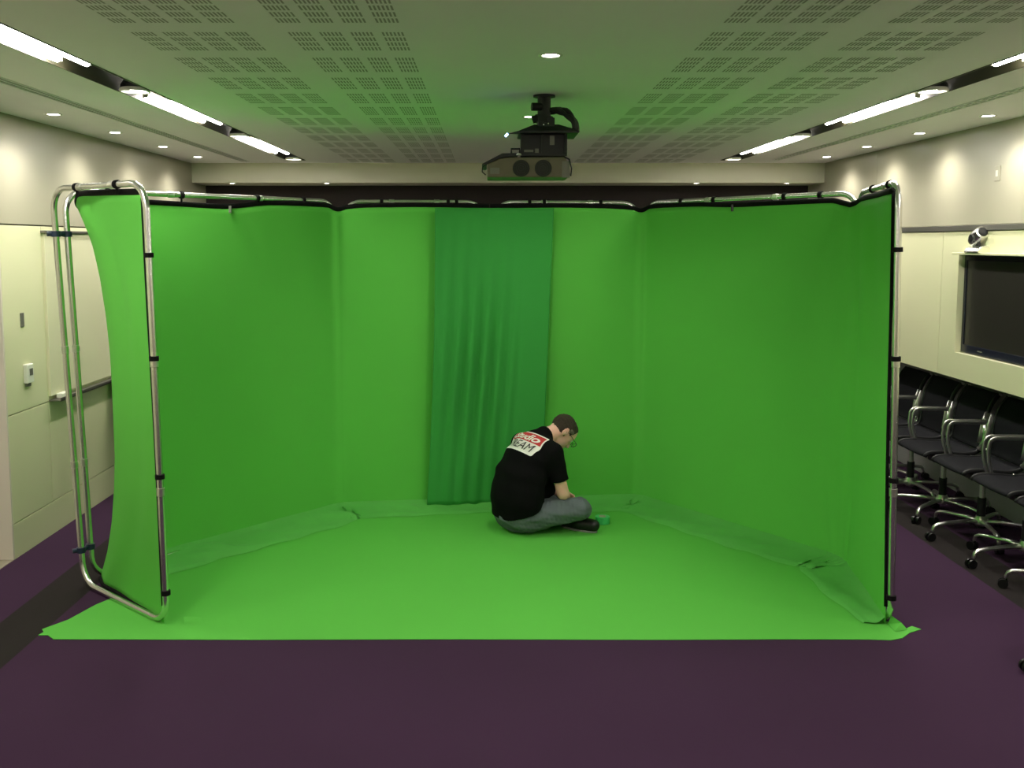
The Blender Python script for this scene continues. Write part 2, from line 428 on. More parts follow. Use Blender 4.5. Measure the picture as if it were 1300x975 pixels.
def V2(p_): return Vector((p_[0], p_[1]))
def cloth(parent, P0, P0t, c1, c1t, P2, PC, rnd, rnd2, ztop, skirt, mirror=False, clip=None):
    """one continuous stretched cloth, P0 -> c1 (big soft corner) -> P2 (small corner) -> PC"""
    zs = [a for a, b in rnd]; ss = [b for a, b in rnd]
    n1, nb, n3, nd, n5 = 14, 26, 30, 8, 20
    def path(z):
        t = z/2.3
        p0 = V2(P0).lerp(V2(P0t), t); cc = V2(c1).lerp(V2(c1t), t); p2 = V2(P2); pc = V2(PC)
        s = float(np.interp(z, zs, ss)); L0 = (p0-cc).length; L2 = (p2-cc).length
        A = cc + (p0-cc)*min(s/L0, .96); B = cc + (p2-cc)*min(s/L2, .85)
        e = rnd2; Cq = p2 + (cc-p2).normalized()*e; D = p2 + (pc-p2).normalized()*e
        o = [p0.lerp(A, i/n1) for i in range(n1)]
        o += [(1-u)**2*A + 2*u*(1-u)*cc + u*u*B for u in [i/nb for i in range(nb)]]
        o += [B.lerp(Cq, i/n3) for i in range(n3)]
        o += [(1-u)**2*Cq + 2*u*(1-u)*p2 + u*u*D for u in [i/nd for i in range(nd)]]
        o += [D.lerp(pc, i/n5) for i in range(n5+1)]
        return o
    NR = 48; nodes = [0, n1, n1+nb/2, n1+nb, n1+nb+n3*clip[0], n1+nb+n3*.7, n1+nb+n3, n1+nb+n3+nd/2, n1+nb+n3+nd+2, n1+nb+n3+nd+n5*.5, n1+nb+n3+nd+n5]
    N = n1+nb+n3+nd+n5+1
    zt = [float(np.interp(i, nodes, ztop)) for i in range(N)]
    # smooth the top line
    for _ in range(3): zt = [zt[0]] + [(zt[i-1]+2*zt[i]+zt[i+1])/4 for i in range(1, N-1)] + [zt[-1]]
    V = []; F = []
    rows = []
    ic = n1+nb+n3*clip[0]
    for r in range(NR+1):
        fr = r/NR; row = []
        base = None
        for i in range(N):
            z = .012 + (zt[i]-.012)*fr
            q_ = path(z)[i]
            nx = path(z)[min(i+1, N-1)] - path(z)[max(i-1, 0)]
            nrm = Vector((nx.y, -nx.x)).normalized()
            if mirror: nrm = -nrm
            # vertical creases at the soft corner and the clip
            d = abs(i-(n1+nb+n3+nd/2))
            off = .010*math.exp(-(d/1.3)**2)*(.4+.6*fr)
            d = i-ic; off += clip[1]*math.cos(d*1.9)*math.exp(-(d/1.6)**2)*max(0, (z-(zt[i]-.45))/.45)
            off += .004*math.sin(i*.7+z*1.3)*math.sin(z*2+i*.11)
            q_ = q_ + nrm*off
            row.append((q_.x, q_.y, z))
        rows.append(row)
    for row in rows: V += row
    for r in range(NR):
        for i in range(N-1): F.append((r*N+i, r*N+i+1, (r+1)*N+i+1, (r+1)*N+i))
    MB().add(V, F).build('cloth', M['green'], parent, smooth=True, solid=.003)
    # black binding: top edge, the free vertical edge, foot of the end panel
    top = [Vector(p_) + Vector((0, 0, .010)) for p_ in rows[-1]]
    MB().tube(top, .015, 8, flat=(1.15, .5), up=(0, 0, 1)).build('binding', M['black_cloth'], parent, smooth=True)
    edge = [Vector(rows[r][0]) for r in range(2, NR+1)]
    MB().tube(edge, .009, 8).build('binding', M['black_cloth'], parent, smooth=True)
    if not mirror:
      foot = [Vector(rows[0][i])+Vector((0, 0, .006)) for i in range(1, n1+nb//2+2)]
      MB().tube(foot, .014, 8).build('binding', M['black_cloth'], parent, smooth=True)
    k_ = rows[-1][int(ic)]
    sg = 1 if mirror else -1
    MB().box(k_[0]-.006, k_[0]+.010, k_[1]-.020, k_[1]-.006, k_[2]-.034, k_[2]+.012).build('clip', M['black' if mirror else 'plate'], parent, bevel=.003)
    # crumpled skirt lying on the floor inside the wall
    V = []; F = []; K = 10
    base = rows[0]
    i0 = skirt['start']; idx = list(range(i0, N))
    rng = random.Random(3 if mirror else 5)
    ph = [rng.uniform(0, 6) for _ in range(6)]
    for j, i in enumerate(idx):
        a = Vector(base[max(i-1, 0)]); b = Vector(base[min(i+1, N-1)]); t_ = b-a
        nrm = Vector((t_.y, -t_.x, 0)).normalized()
        if mirror: nrm = -nrm
        wd = float(np.interp(j/(len(idx)-1), skirt['u'], skirt['w'])) + .012*math.sin(j*.9+ph[0])
        # bisect softly: draw directions towards the middle of the set
        tgt = Vector((0.02, 5.2, 0)) - Vector(base[i]); tgt.z = 0; dr = (nrm*.75 + tgt.normalized()*.25).normalized()
        for k in range(K+1):
            u = k/K
            wob = .007*math.sin(j*1.7+u*3+ph[1])*math.sin(u*PI) + .006*math.sin(j*.6-u*7+ph[2])*math.sin(u*PI)
            for (cj, am) in skirt['crumple']:
                wob += am*math.exp(-((j-cj)/2.2)**2)*abs(math.sin(j*2.3+u*5))*math.sin(u*PI)
            z = .011 + .035*(1-u)**5 + max(0, wob+.004)*1.
            pnt = Vector(base[i]) + dr*(u*wd)
            V.append((pnt.x, pnt.y, z if k < K else .0065))
    for j in range(len(idx)-1):
        for k in range(K): F.append((j*(K+1)+k, (j+1)*(K+1)+k, (j+1)*(K+1)+k+1, j*(K+1)+k+1))
    MB().add(V, F).build('floor_skirt', M['green_skirt'], parent, smooth=True)

RND_L = [(0.04,.28),(.1,.35),(.2,.45),(.4,.58),(.6,.66),(.8,.71),(1.,.72),(1.2,.73),(1.4,.73),(1.6,.70),(1.8,.64),(1.9,.59),(2.,.53),(2.1,.42),(2.15,.36),(2.2,.29),(2.25,.24)]
bl = thing('panoramic_backdrop', 'bright green cloth backdrop on silver tube frames, half with the outward-turned end panel nearest the whiteboard', 'backdrop', (0, 0, 0), 0, 'chroma key wall')
cloth(bl, (-1.705, 4.80), (-1.742, 4.80), (-2.40, 5.50), (-2.46, 5.50), (-1.115, 6.99), (.005, 7.125), RND_L, .07,
      [2.245, 2.265, 2.175, 2.245, 2.225, 2.265, 2.262, 2.225, 2.262, 2.268, 2.262],
      dict(start=26, u=[0, .3, .55, .62, .75, 1], w=[.36, .33, .36, .34, .30, .26], crumple=[(22, .03), (24, .02), (44, .03), (46, .02), (60, .02)]), clip=(.5, .020))
frame(bl, (-1.679, 4.775), (-2.37, 5.375), (-1.716, 4.775), (-2.455, 5.375), straps=(.29, .70), sideA=(1.937, 1.413, .80, .184))
frame(bl, (-2.345, 5.44), (-1.135, 7.035), (-2.418, 5.44), (-1.135, 7.035), straps=(.13, .38, .65, .85))
frame(bl, (-1.075, 7.055), (-.03, 7.165), straps=(.27, .74, .80))
for z in (.214, 2.049):
    t_ = z/2.3
    ax, bx = -2.37-.085*t_, -2.345-.073*t_
    MB().tube([(ax, 5.375, z-.016), (ax, 5.375, z+.016)], .026, 14).tube([(bx, 5.44, z-.016), (bx, 5.44, z+.016)], .026, 14)\
        .tube([(ax-.04, 5.35, z), (ax, 5.375, z), (bx, 5.44, z)], .014, 10).build('clamp', M['clamp'], bl, smooth='auto')

br = thing('panoramic_backdrop', 'bright green cloth backdrop on silver tube frames, half on the side of the television and chairs', 'backdrop', (0, 0, 0), 0, 'chroma key wall')
RND_R = [(0.04, .12), (.5, .22), (1.15, .28), (1.9, .24), (2.25, .16)]
cloth(br, (2.082, 4.79), (2.030, 4.79), (2.215, 5.755), (2.215, 5.755), (1.17, 7.225), (.012, 7.125), RND_R, .07,
      [2.25, 2.245, 2.215, 2.25, 2.245, 2.262, 2.262, 2.225, 2.262, 2.268, 2.262],
      dict(start=0, u=[0, .05, .13, .22, .34, .5, .75, 1], w=[.10, .20, .28, .24, .28, .34, .34, .28], crumple=[(19, .02), (50, .015)]), mirror=True, clip=(.5, .0))
frame(br, (2.10, 4.765), (2.245, 5.735), (2.048, 4.765), (2.235, 5.735), straps=(.2, .62), sideA=(1.965, 1.413, .784, .162))
frame(br, (2.255, 5.80), (1.205, 7.27), straps=(.15, .30, .63, .80))
frame(br, (1.15, 7.275), (.045, 7.175), straps=(.27, .66, .76))

# darker cloth hanging over the join
V = []; F = []; NX, NZ = 70, 50
for r in range(NZ+1):
    fz = r/NZ; z = .012+2.243*fz
    xa = -.466+(.073)*fz + .02*math.sin(fz*PI); xb = .405+.082*fz + .0*math.sin(fz*PI)
    for i in range(NX+1):
        u = i/NX; x = xa+(xb-xa)*u
        env = math.exp(-((fz-.42)/.33)**2)*math.sin(min(1, u*1.3)*PI)**.7 if 0 < u < .77 else 0
        ph = (x - .16*(fz-.5))*2*PI/.105
        y = 7.085 - .030 + (.0102*env*2.6)*math.sin(ph) + .006*math.sin(x*9+fz*4)
        yl = 7.125 + (abs(x)*-.10 if x < 0 else x*.0)   # follow the wall behind
        y += (yl-7.125) + (.03*abs(x) if x > 0 else -.03*abs(x))
        V.append((x, y, z))
for r in range(NZ):
    for i in range(NX): a = r*(NX+1)+i; F.append((a, a+1, a+NX+2, a+NX+1))
dk = MB().add(V, F).build('joining_cloth', M['green_dark'], smooth=True, solid=.002)
tag(dk, 'darker green rumpled cloth hanging in the middle of the backdrop behind the person', 'cloth')

# green floor cloth
poly = [(-2.20, 4.612), (-1.2, 4.606), (-.2, 4.612), (.9, 4.606), (1.5, 4.612), (1.93, 4.610), (2.03, 4.600), (2.10, 4.625), (2.165, 4.690), (2.245, 4.735), (2.215, 4.775),
        (2.130, 4.715), (2.112, 4.85), (2.15, 5.0), (2.20, 5.6), (2.14, 5.86), (1.18, 7.19), (.01, 7.10), (-1.10, 6.96), (-2.28, 5.64), (-2.14, 5.42), (-2.085, 5.24), (-2.175, 5.07), (-2.235, 4.86), (-2.315, 4.735), (-2.29, 4.70), (-2.30, 4.66), (-2.25, 4.66)]
fc = MB().flatpoly(poly, .001, .004).build('floor_cloth', M['green_floor'])
tag(fc, 'bright green cloth spread flat on the floor under the seated person', 'floor cloth')
fl = MB().add([(2.10, 4.80, .006), (2.095, 4.70, .006), (2.165, 4.715, .010), (2.112, 4.79, .055), (2.14, 4.73, .04)], [(0, 1, 4, 3), (1, 2, 4)]).build('raised_corner', M['green_floor'], fc)
fl = MB().add([(-1.60, 4.80, .006), (-1.50, 4.82, .005), (-1.53, 4.88, .012), (-1.62, 4.86, .02)], [(0, 1, 2, 3)]).build('raised_tape', M['green_floor'], fc)

# ------------------------------------------------------------------ office chairs
def make_chair():
    t = thing('office_chair', 'x', 'chair', (0, 0, 0), 0, 'office chairs along the television wall')
    prof = []
    def bez(p0, p1, p2, p3, n):
        return [tuple((1-u)**3*a + 3*u*(1-u)**2*b + 3*u*u*(1-u)*c_ + u**3*d for a, b, c_, d in zip(p0, p1, p2, p3)) for u in [i/n for i in range(n+1)]]
    seat = bez((.245, .485), (.235, .528), (.14, .520), (.06, .512), 8) + bez((.06, .512), (-.02, .503), (-.10, .500), (-.145, .535), 8)[1:]
    back = bez((-.145, .535), (-.185, .57), (-.165, .68), (-.185, .78), 8) + bez((-.185, .78), (-.20, .86), (-.235, .90), (-.265, .935), 6)[1:]
    def sling(pr, w, sag):
        V = []; F = []; n = 10
        for (x, z) in pr:
            for k in range(n+1):
                y = -w+2*w*k/n; V.append((x+sag[0]*math.cos(y/w*PI/2), y, z+sag[1]*math.cos(y/w*PI/2)))
        for i in range(len(pr)-1):
            for k in range(n): a = i*(n+1)+k; F.append((a, a+1, a+n+2, a+n+1))
        return MB().add(V, F)
    sling(seat, .228, (0, -.006)).build('seat', M['mesh'], t, smooth=True, solid=.012)
    sling(back, .228, (-.006, 0)).build('backrest', M['mesh'], t, smooth=True, solid=.012)
    for s in (-1, 1):
        MB().tube([(x, s*.236, z) for x, z in seat+back[1:]], .012, 10, flat=(.55, 1.3), up=(0, s, 0)).build('side_frame', M['black'], t, smooth=True)
        # chromed top knob
        MB().tube([(-.268, s*.222, .935), (-.268, s*.250, .935)], .010, 12).build('top_knob', M['chrome'], t, smooth='auto')
        # arm loop: broad rear upright, thin top and front
        ap = [(-.135, .545), (-.175, .60), (-.185, .66), (-.178, .72)] + arc((-.148, .718), .030, 170, 95, 4) + [(-.05, .751), (.05, .751)] \
            + arc((.085, .706), .045, 90, 0, 6) + [(.134, .66), (.128, .60), (.108, .53), (.10, .495)]
        rs = [.026, .034, .040, .036, .028, .022, .018, .016, .015] + [.013]*(len(ap)-9)
        MB().tube([(x, s*.262, z) for x, z in ap], rs, 10, flat=(.35, .95), up=(0, s, 0)).build('armrest', M['chrome'], t, smooth=True)
        MB().tube([(-.140, s*.256, .585), (-.165, s*.256, .65), (-.180, s*.256, .74), (-.195, s*.256, .80)], [.030, .044, .046, .038], 12, flat=(.16, 1.), up=(0, s, 0)).build('back_bracket', M['chrome'], t, smooth=True)
        MB().tube([(-.135, s*.236, .55), (-.135, s*.272, .55)], .014, 12).build('arm_fixing', M['chrome'], t, smooth='auto')
        MB().tube([(.10, s*.236, .50), (.10, s*.27, .50)], .011, 12).build('arm_fixing', M['chrome'], t, smooth='auto')
    MB().tube([(-.195, -.24, .80), (-.215, -.15, .80), (-.218, .15, .80), (-.195, .24, .80)], .013, 10, flat=(1.3, .6)).build('back_spreader', M['chrome'], t, smooth=True)
    MB().tube([(.06, -.24, .495), (.05, -.12, .455), (.05, .12, .455), (.06, .24, .495)], .014, 10).build('seat_spreader', M['chrome'], t, smooth=True)
    MB().tube([(-.09, -.24, .495), (-.06, -.12, .455), (-.06, .12, .455), (-.09, .24, .495)], .014, 10).build('seat_spreader', M['chrome'], t, smooth=True)
    MB().box(-.09, .10, -.055, .055, .405, .455).build('tilt_mechanism', M['black'], t, bevel=.012)
    MB().tube([(.02, -.05, .43), (.03, -.16, .43), (.03, -.22, .425)], [.005, .005, .012], 8).build('tilt_lever', M['black'], t, smooth=True)
    MB().cyl((0, 0, .25), .019, .16).build('gas_column', M['chrome'], t, smooth='auto')
    MB().cyl((0, 0, .15), .028, .13).build('column_sleeve', M['black'], t, smooth='auto')
    MB().lathe([(0, .085), (.03, .085), (.044, .10), (.044, .125), (.034, .155), (0, .158)]).build('base_hub', M['chrome'], t, smooth='auto')
    for k in range(5):
        a = 2*PI*k/5 + PI
        ca, sa = math.cos(a), math.sin(a)
        P = lambda r, z: (r*ca, r*sa, z)
        MB().tube([P(.03, .118), P(.12, .122), P(.26, .116), P(.325, .108), P(.350, .095), P(.358, .072), P(.360, .055)],
                  [.020, .018, .015, .014, .013, .012, .010], 10, flat=(.8, 1.1)).build('base_leg', M['chrome'], t, smooth=True)
        c_ = MB()
        for s in (-1, 1):
            o_ = Vector(P(.372, .028)) + Vector((-sa, ca, 0))*s*.008
            o2 = Vector(P(.372, .028)) + Vector((-sa, ca, 0))*s*.024
            c_.tube([o_, o2], .028, 16)
        c_.tube([P(.360, .028), P(.360, .060)], .011, 10)
        c_.build('caster', M['rubber'], t, smooth='auto')
    return t
ch = make_chair()
CH = [(3.34, 7.86, 4, 'black mesh office chair mostly hidden behind the silver edge pole of the backdrop'),
      (3.335, 7.33, -12, 'black office chair in the wall row, first one clear of the backdrop edge pole'),
      (3.34, 6.81, 4, 'black mesh office chair in the wall row, second one clear of the backdrop'),
      (3.345, 6.27, -26, 'black mesh office chair in the wall row, directly below the far end of the television'),
      (3.345, 5.73, -26, 'black mesh office chair in the wall row, cut through its seat by the photo edge'),
      (3.33, 5.19, 10, 'black office chair in the wall row, only its casters showing at the photo edge'),
      (2.885, 4.26, 18, 'office chair pulled out of the row, one caster showing low at the photo edge')]
for i, (x, y, a, lb) in enumerate(CH):
    # chairs face the room; base stars are turned a little differently
    if i == 0: o = ch; o.location = (x, y, 0); o.rotation_euler = (0, 0, PI); o['label'] = lb
    else: o = dup(ch, (x, y, 0), PI + (math.radians(18) if i == 6 else 0), lb)
    for c_ in o.children:
        if c_.name.split('.')[0] in ('base_leg', 'caster'): c_.rotation_euler = (0, 0, math.radians(a))
o = dup(ch, (-2.70, 7.60, 0), 0, 'office chair by the whiteboard wall, peeping out behind the green end panel')
o['group'] = 'office chairs along the whiteboard wall'
for q_ in [ob for ob in COL.objects if ob.name.startswith('office_chair')]: q_.scale = (1, .915, 1)

# ------------------------------------------------------------------ projector
PY = 5.26
pj = thing('ceiling_projector', 'black and grey projector hanging from the ceiling on a hooded mount with bundled cables', 'projector', (0, PY, 0))
MB().cyl((.305, 0, 2.69), .036, .11).lathe([(0, 2.79), (.06, 2.79), (.06, 2.80), (0, 2.80)], (.305, 0, 0)).build('ceiling_pole', M['proj_dark'], pj, smooth='auto')
MB().tube([(.29, -.02, 2.735), (.235, -.03, 2.735)], .022, 12).tube([(.305, 0, 2.69), (.30, 0, 2.65)], [.05, .055], 16).tube([(.27, -.02, 2.675), (.24, -.02, 2.665)], .020, 12).build('pole_clamp', M['black'], pj, smooth='auto')
MB().box(.27, .36, -.05, .06, 2.615, 2.675).build('mount_neck', M['proj_dark'], pj, bevel=.004)
# sloped hood
def frus(x0, x1, y0, y1, z0, X0, X1, Y0, Y1, z1):
    vs = [(x0,y0,z0),(x1,y0,z0),(x1,y1,z0),(x0,y1,z0),(X0,Y0,z1),(X1,Y0,z1),(X1,Y1,z1),(X0,Y1,z1)]
    return vs, [(0,1,2,3),(4,5,6,7),(0,1,5,4),(1,2,6,5),(2,3,7,6),(3,0,4,7)]
h = MB(); h.add(*frus(.165, .487, -.10, .22, 2.588, .165, .487, -.10, .22, 2.600)); h.add(*frus(.165, .487, -.10, .22, 2.600, .25, .385, -.03, .12, 2.640))
h.add([(.165,-.09,2.600),(.165,-.02,2.600),(.10,-.05,2.588),(.165,-.09,2.588),(.165,-.02,2.588)], [(0,1,2),(3,4,2),(0,3,2),(1,4,2),(0,1,4,3)])
h.build('hood', M['proj_dark'], pj, bevel=.002)
for b_ in ((.300, -.045, 2.634), (.325, -.045, 2.640)): MB().lathe([(0, 0), (.006, 0), (.006, .006), (0, .008)], b_, 12).build('bolt', M['chrome'], pj)
MB().tube([(.105, -.05, 2.588), (.092, -.05, 2.574)], .005, 8).build('indicator_light', M['led'], pj)
q = MB().box(.182, .425, -.03, .20, 2.475, 2.588)
q.build('mount_cage', M['proj_dark'], pj, bevel=.004)
for b_ in ((.176, .186, 2.484, 2.588), (.415, .428, 2.484, 2.588), (.288, .302, 2.484, 2.588), (.176, .428, 2.470, 2.484)): MB().box(b_[0], b_[1], -.045, -.03, b_[2], b_[3]).build('cage_bar', M['black'], pj)
for b_ in ((.335, .36, 2.53, 2.58), (.195, .245, 2.492, 2.504), (.255, .275, 2.488, 2.51)): MB().box(b_[0], b_[1], -.036, -.03, b_[2], b_[3]).build('connector_panel', M['plate'], pj)
body = [(-.008, 2.354), (.436, 2.354), (.446, 2.364), (.440, 2.43), (.415, 2.462), (.12, 2.462), (.06, 2.455), (-.01, 2.425)]
MB().prism(body, -.06, .24).build('body', M['proj_body'], pj, bevel=.008)
MB().prism([(-.035, 2.422), (-.03, 2.428), (.075, 2.482), (.16, 2.485), (.16, 2.466), (.07, 2.460), (-.02, 2.418)], -.065, .30).build('top_cover', M['proj_dark'], pj, bevel=.002)
MB().tube([(.125, -.04, 2.480), (.125, -.04, 2.508), (.17, -.04, 2.508), (.17, -.04, 2.480)], .006, 8).build('handle', M['black'], pj)
MB().lathe([(0, 0), (.016, .002), (.012, .012), (0, .014)], (.165, -.06, 2.470), 14).build('lens_knob', M['white_plastic'], pj)
for fx in (.178, .298):
    f = MB().tube([(fx, -.061, 2.402), (fx, -.066, 2.402)], [.046, .044], 28).build('fan_grille', M['fan'], pj)
    g = MB()
    for r in (.014, .026, .038):
        g.tube([(fx+r*math.cos(a*PI/12), -.067, 2.402+r*math.sin(a*PI/12)) for a in range(24)], .0012, 5, closed=True)
    g.build('grille_rings', M['proj_dark'], f)
MB().box(.40, .442, -.063, -.058, 2.352, 2.44).build('end_panel', M['plate'], pj)
MB().box(.01, .06, -.064, -.06, 2.372, 2.405).build('terminal_panel', M['plate'], pj)
MB().tube([(-.012, -.03, 2.425), (-.032, -.03, 2.41), (-.034, -.03, 2.385), (-.014, -.03, 2.368)], .003, 6).build('cable', M['black'], pj, smooth=True)
rng = random.Random(4)
for k in range(7):
    a = rng.uniform(-.02, .02); b = .03+k*.010
    pts = []
    for i in range(13):
        u = i/12
        x = .335+.01*k*0 + (.125+b*.35)*math.sin(u*PI*.5); z = 2.715+b*.25*math.sin(u*PI) - .115*u*u + .01*math.sin(u*9+k)
        pts.append((x, a+.03*k/7, z))
    MB().tube(pts, .009 if k % 2 else .012, 8).build('cable', M['black'], pj, smooth=True)
MB().tube([(.44, -.03, 2.60), (.445, -.04, 2.62)], .008, 8).build('cable_plug', M['tape_core'], pj)
MB().tube([(.41, -.07, 2.462), (.438, -.07, 2.45), (.452, -.07, 2.40), (.448, -.06, 2.36)], .004, 6).build('cable', M['black'], pj, smooth=True)

# ------------------------------------------------------------------ seated person (x forward, y to his left, z up)
class SDF:
    def __init__(s, lo, hi, vox):
        s.lo = np.array(lo, float); s.vox = vox
        s.n = np.ceil((np.array(hi)-s.lo)/vox).astype(int)+1
        s.a = np.full(s.n, .08, np.float32)
    def sub(s, lo, hi):
        i0 = np.maximum(0, np.floor((np.array(lo)-s.lo)/s.vox).astype(int)); i1 = np.minimum(s.n, np.ceil((np.array(hi)-s.lo)/s.vox).astype(int)+1)
        sl = tuple(slice(a, b) for a, b in zip(i0, i1))
        ax = [s.lo[k]+s.vox*np.arange(i0[k], i1[k]) for k in range(3)]
        g = np.meshgrid(*ax, indexing='ij'); return sl, g
    def merge(s, sl, d, k):
        b = s.a[sl]
        if k <= 0: s.a[sl] = np.minimum(b, d); return
        h = np.clip(.5+.5*(b-d)/k, 0, 1); s.a[sl] = b*(1-h)+d*h-k*h*(1-h)
    def cone(s, p0, p1, r0, r1, k=.015, sy=1.):
        p0 = np.array(p0, float); p1 = np.array(p1, float); R = max(r0, r1)/min(1, sy)+.09
        sl, (X, Y, Z) = s.sub(np.minimum(p0, p1)-R, np.maximum(p0, p1)+R)
        Y = Y*sy; a = p0*np.array([1, sy, 1]); b = p1*np.array([1, sy, 1]); d = b-a; L = d @ d
        t = np.clip(((X-a[0])*d[0]+(Y-a[1])*d[1]+(Z-a[2])*d[2])/max(L, 1e-9), 0, 1)
        D = np.sqrt((X-a[0]-t*d[0])**2+(Y-a[1]-t*d[1])**2+(Z-a[2]-t*d[2])**2)-(r0+(r1-r0)*t)
        s.merge(sl, D.astype(np.float32), k)
    def ell(s, c_, rad, axes=None, k=.012, carve=False):
        c_ = np.array(c_, float); rad = np.array(rad, float); R = rad.max()+.06
        sl, (X, Y, Z) = s.sub(c_-R, c_+R); A = np.eye(3) if axes is None else np.array(axes, float)
        P = np.stack([X-c_[0], Y-c_[1], Z-c_[2]], -1) @ A.T
        q_ = np.sqrt(((P/rad)**2).sum(-1)); g2 = np.sqrt(((P/rad**2)**2).sum(-1))
        D = (q_*(q_-1)/np.maximum(g2, 1e-6)).astype(np.float32)
        if carve:
            b = s.a[sl]; d = -D; h = np.clip(.5-.5*(b-d)/k, 0, 1); s.a[sl] = b*(1-h)+d*h+k*h*(1-h)
        else: s.merge(sl, D, k)
    def plane(s, p_, nrm, box=None):      # keep the side the normal points away from
        nrm = np.array(nrm, float); nrm /= np.linalg.norm(nrm)
        lo, hi = box if box else (s.lo, s.lo+s.n*s.vox)
        sl, (X, Y, Z) = s.sub(lo, hi)
        s.a[sl] = np.maximum(s.a[sl], ((X-p_[0])*nrm[0]+(Y-p_[1])*nrm[1]+(Z-p_[2])*nrm[2]).astype(np.float32))
    def noise(s, amp, f, seed=0):
        sl, (X, Y, Z) = s.sub(s.lo, s.lo+s.n*s.vox)
        r = np.random.RandomState(seed); d = 0
        for _ in range(5):
            w_ = r.normal(size=3)*f; d = d+np.sin(X*w_[0]+Y*w_[1]+Z*w_[2]+r.uniform(0, 6))
        s.a += (amp*d/2.2).astype(np.float32)
    def build(s, name, material, parent):
        g = openvdb.FloatGrid(.08); g.copyFromArray(s.a)
        pts, quads = g.convertToQuads(isovalue=0.)
        me = bpy.data.meshes.new(name); me.from_pydata((pts*s.vox+s.lo).tolist(), [], quads.tolist())
        bm = bmesh.new(); bm.from_mesh(me)
        bmesh.ops.smooth_vert(bm, verts=bm.verts[:], factor=.5, use_axis_x=True, use_axis_y=True, use_axis_z=True)
        bmesh.ops.recalc_face_normals(bm, faces=bm.faces[:]); bm.to_mesh(me); bm.free()
        me.polygons.foreach_set('use_smooth', [True]*len(me.polygons)); me.materials.append(material)
        o = bpy.data.objects.new(name, me); COL.objects.link(o); o.parent = parent; return o

PO = (.235, 6.46, 0.)
man = thing('person', 'person in black t-shirt and grey jeans sitting cross-legged on the green floor, head bowed', 'person', PO, math.atan2(.53, .85))
hipR, hipL = (.0, -.105, .125), (.0, .105, .125)
kneR, kneL = (.285, -.285, .172), (.36, .30, .16)
ankR, ankL = (.20, .09, .075), (.325, -.065, .062)
shR, shL = (.128, -.188, .560), (.115, .185, .565)
elR, elL = (.180, -.240, .285), (.24, .25, .32)
wrR, wrL = (.330, -.085, .165), (.38, .085, .185)
# head frame: d = face direction, c = crown direction
ha = math.radians(56); ya = math.radians(-14); cy_, sy_ = math.cos(ya), math.sin(ya)
Hd = np.array([math.cos(ha)*cy_, math.cos(ha)*sy_, -math.sin(ha)]); Hc = np.array([math.sin(ha)*cy_, math.sin(ha)*sy_, math.cos(ha)]); Hl = np.array([-sy_, cy_, 0])
HS = 1.07
HC = np.array([.350, -.004, .660]); AX = [Hd, Hl, Hc]
hp = lambda d, l_, c_: HC+(Hd*d+Hl*l_+Hc*c_)*HS
def body_head(S):
    S.ell(hp(-.008, 0, .022), (.103, .079, .088), AX, .01)
    S.ell(hp(.028, 0, -.045), (.064, .062, .080), AX, .03)
    S.cone(hp(.055, 0, -.090), hp(.068, 0, -.098), .020, .018, .02)             # chin
    S.cone(hp(.082, 0, .005), hp(.104, 0, -.032), .008, .013, .012)              # nose
    for s in (-1, 1):
        S.cone(hp(.070, s*.020, .024), hp(.060, s*.048, .022), .011, .009, .012)  # brow
        S.cone(hp(.060, s*.034, -.028), hp(.045, s*.05, -.02), .018, .012, .02)   # cheek
        S.ell(hp(.086, s*.031, .004), (.010, .015, .010), AX, .006, carve=True)   # socket
        for i in range(7):                                                     # ear rim
            a0, a1 = [math.radians(-100+i_*40) for i_ in (i, i+1)]
            S.cone(hp(-.020-.014*math.cos(a0), s*.080, -.008+.028*math.sin(a0)), hp(-.020-.014*math.cos(a1), s*.080, -.008+.028*math.sin(a1)), .006, .006, .004)
        S.ell(hp(-.018, s*.076, -.008), (.015, .008, .028), AX, .006)
    S.ell(hp(.094, 0, -.060), (.012, .022, .004), AX, .004, carve=True)           # mouth line
    S.cone(hp(.086, -.016, -.054), hp(.086, .016, -.054), .007, .007, .006)
    S.cone(hp(.082, -.014, -.067), hp(.082, .014, -.067), .007, .007, .006)
def hand(S, w_, fwd, side, palm):
    """five separate fingers, curled round a strip of tape"""
    w_ = np.array(w_, float); fwd = np.array(fwd, float); fwd /= np.linalg.norm(fwd)
    palm = np.array(palm, float); palm -= fwd*(palm @ fwd); palm /= np.linalg.norm(palm)
    sd = np.array(side, float); sd -= fwd*(sd @ fwd)+palm*(sd @ palm); sd /= np.linalg.norm(sd)   # towards the thumb
    for k_ in (-.026, -.009, .009, .026):
        S.cone(w_+fwd*.012+sd*k_*.7, w_+fwd*.082+sd*k_, .016, .012, .010)
    for k_, ln in ((.027, .9), (.009, 1.), (-.009, .94), (-.027, .76)):
        b = w_+fwd*.088+sd*k_; dirs = [(.95, .30), (.45, .89), (-.25, .97)]; L = [.040, .026, .020]; r_ = .0088
        for (a_, b_), l_ in zip(dirs, L):
            e_ = b+(fwd*a_+palm*b_)*l_*ln; S.cone(b, e_, r_, r_-.0008, .002); b = e_; r_ -= .0008
    b = w_+fwd*.022+sd*.026; e_ = b+sd*.030+fwd*.022+palm*.014; S.cone(b, e_, .013, .010, .008)
    f_ = e_+fwd*.028+palm*.016; S.cone(e_, f_, .010, .009, .003); S.cone(f_, f_+fwd*.018+palm*.012-sd*.010, .009, .008, .003)
B = SDF((-.30, -.46, -.02), (.58, .46, .90), .0048)
body_head(B)
B.cone(hp(-.035, 0, -.045), (.165, 0, .635), .052, .062, .03)                     # neck
B.cone((.165, 0, .61), (.06, 0, .52), .075, .11, .03)
B.cone((.07, 0, .53), (.0, 0, .40), .100, .118, .04, sy=.68)
B.cone((.0, 0, .40), (-.035, 0, .16), .118, .118, .04, sy=.70)
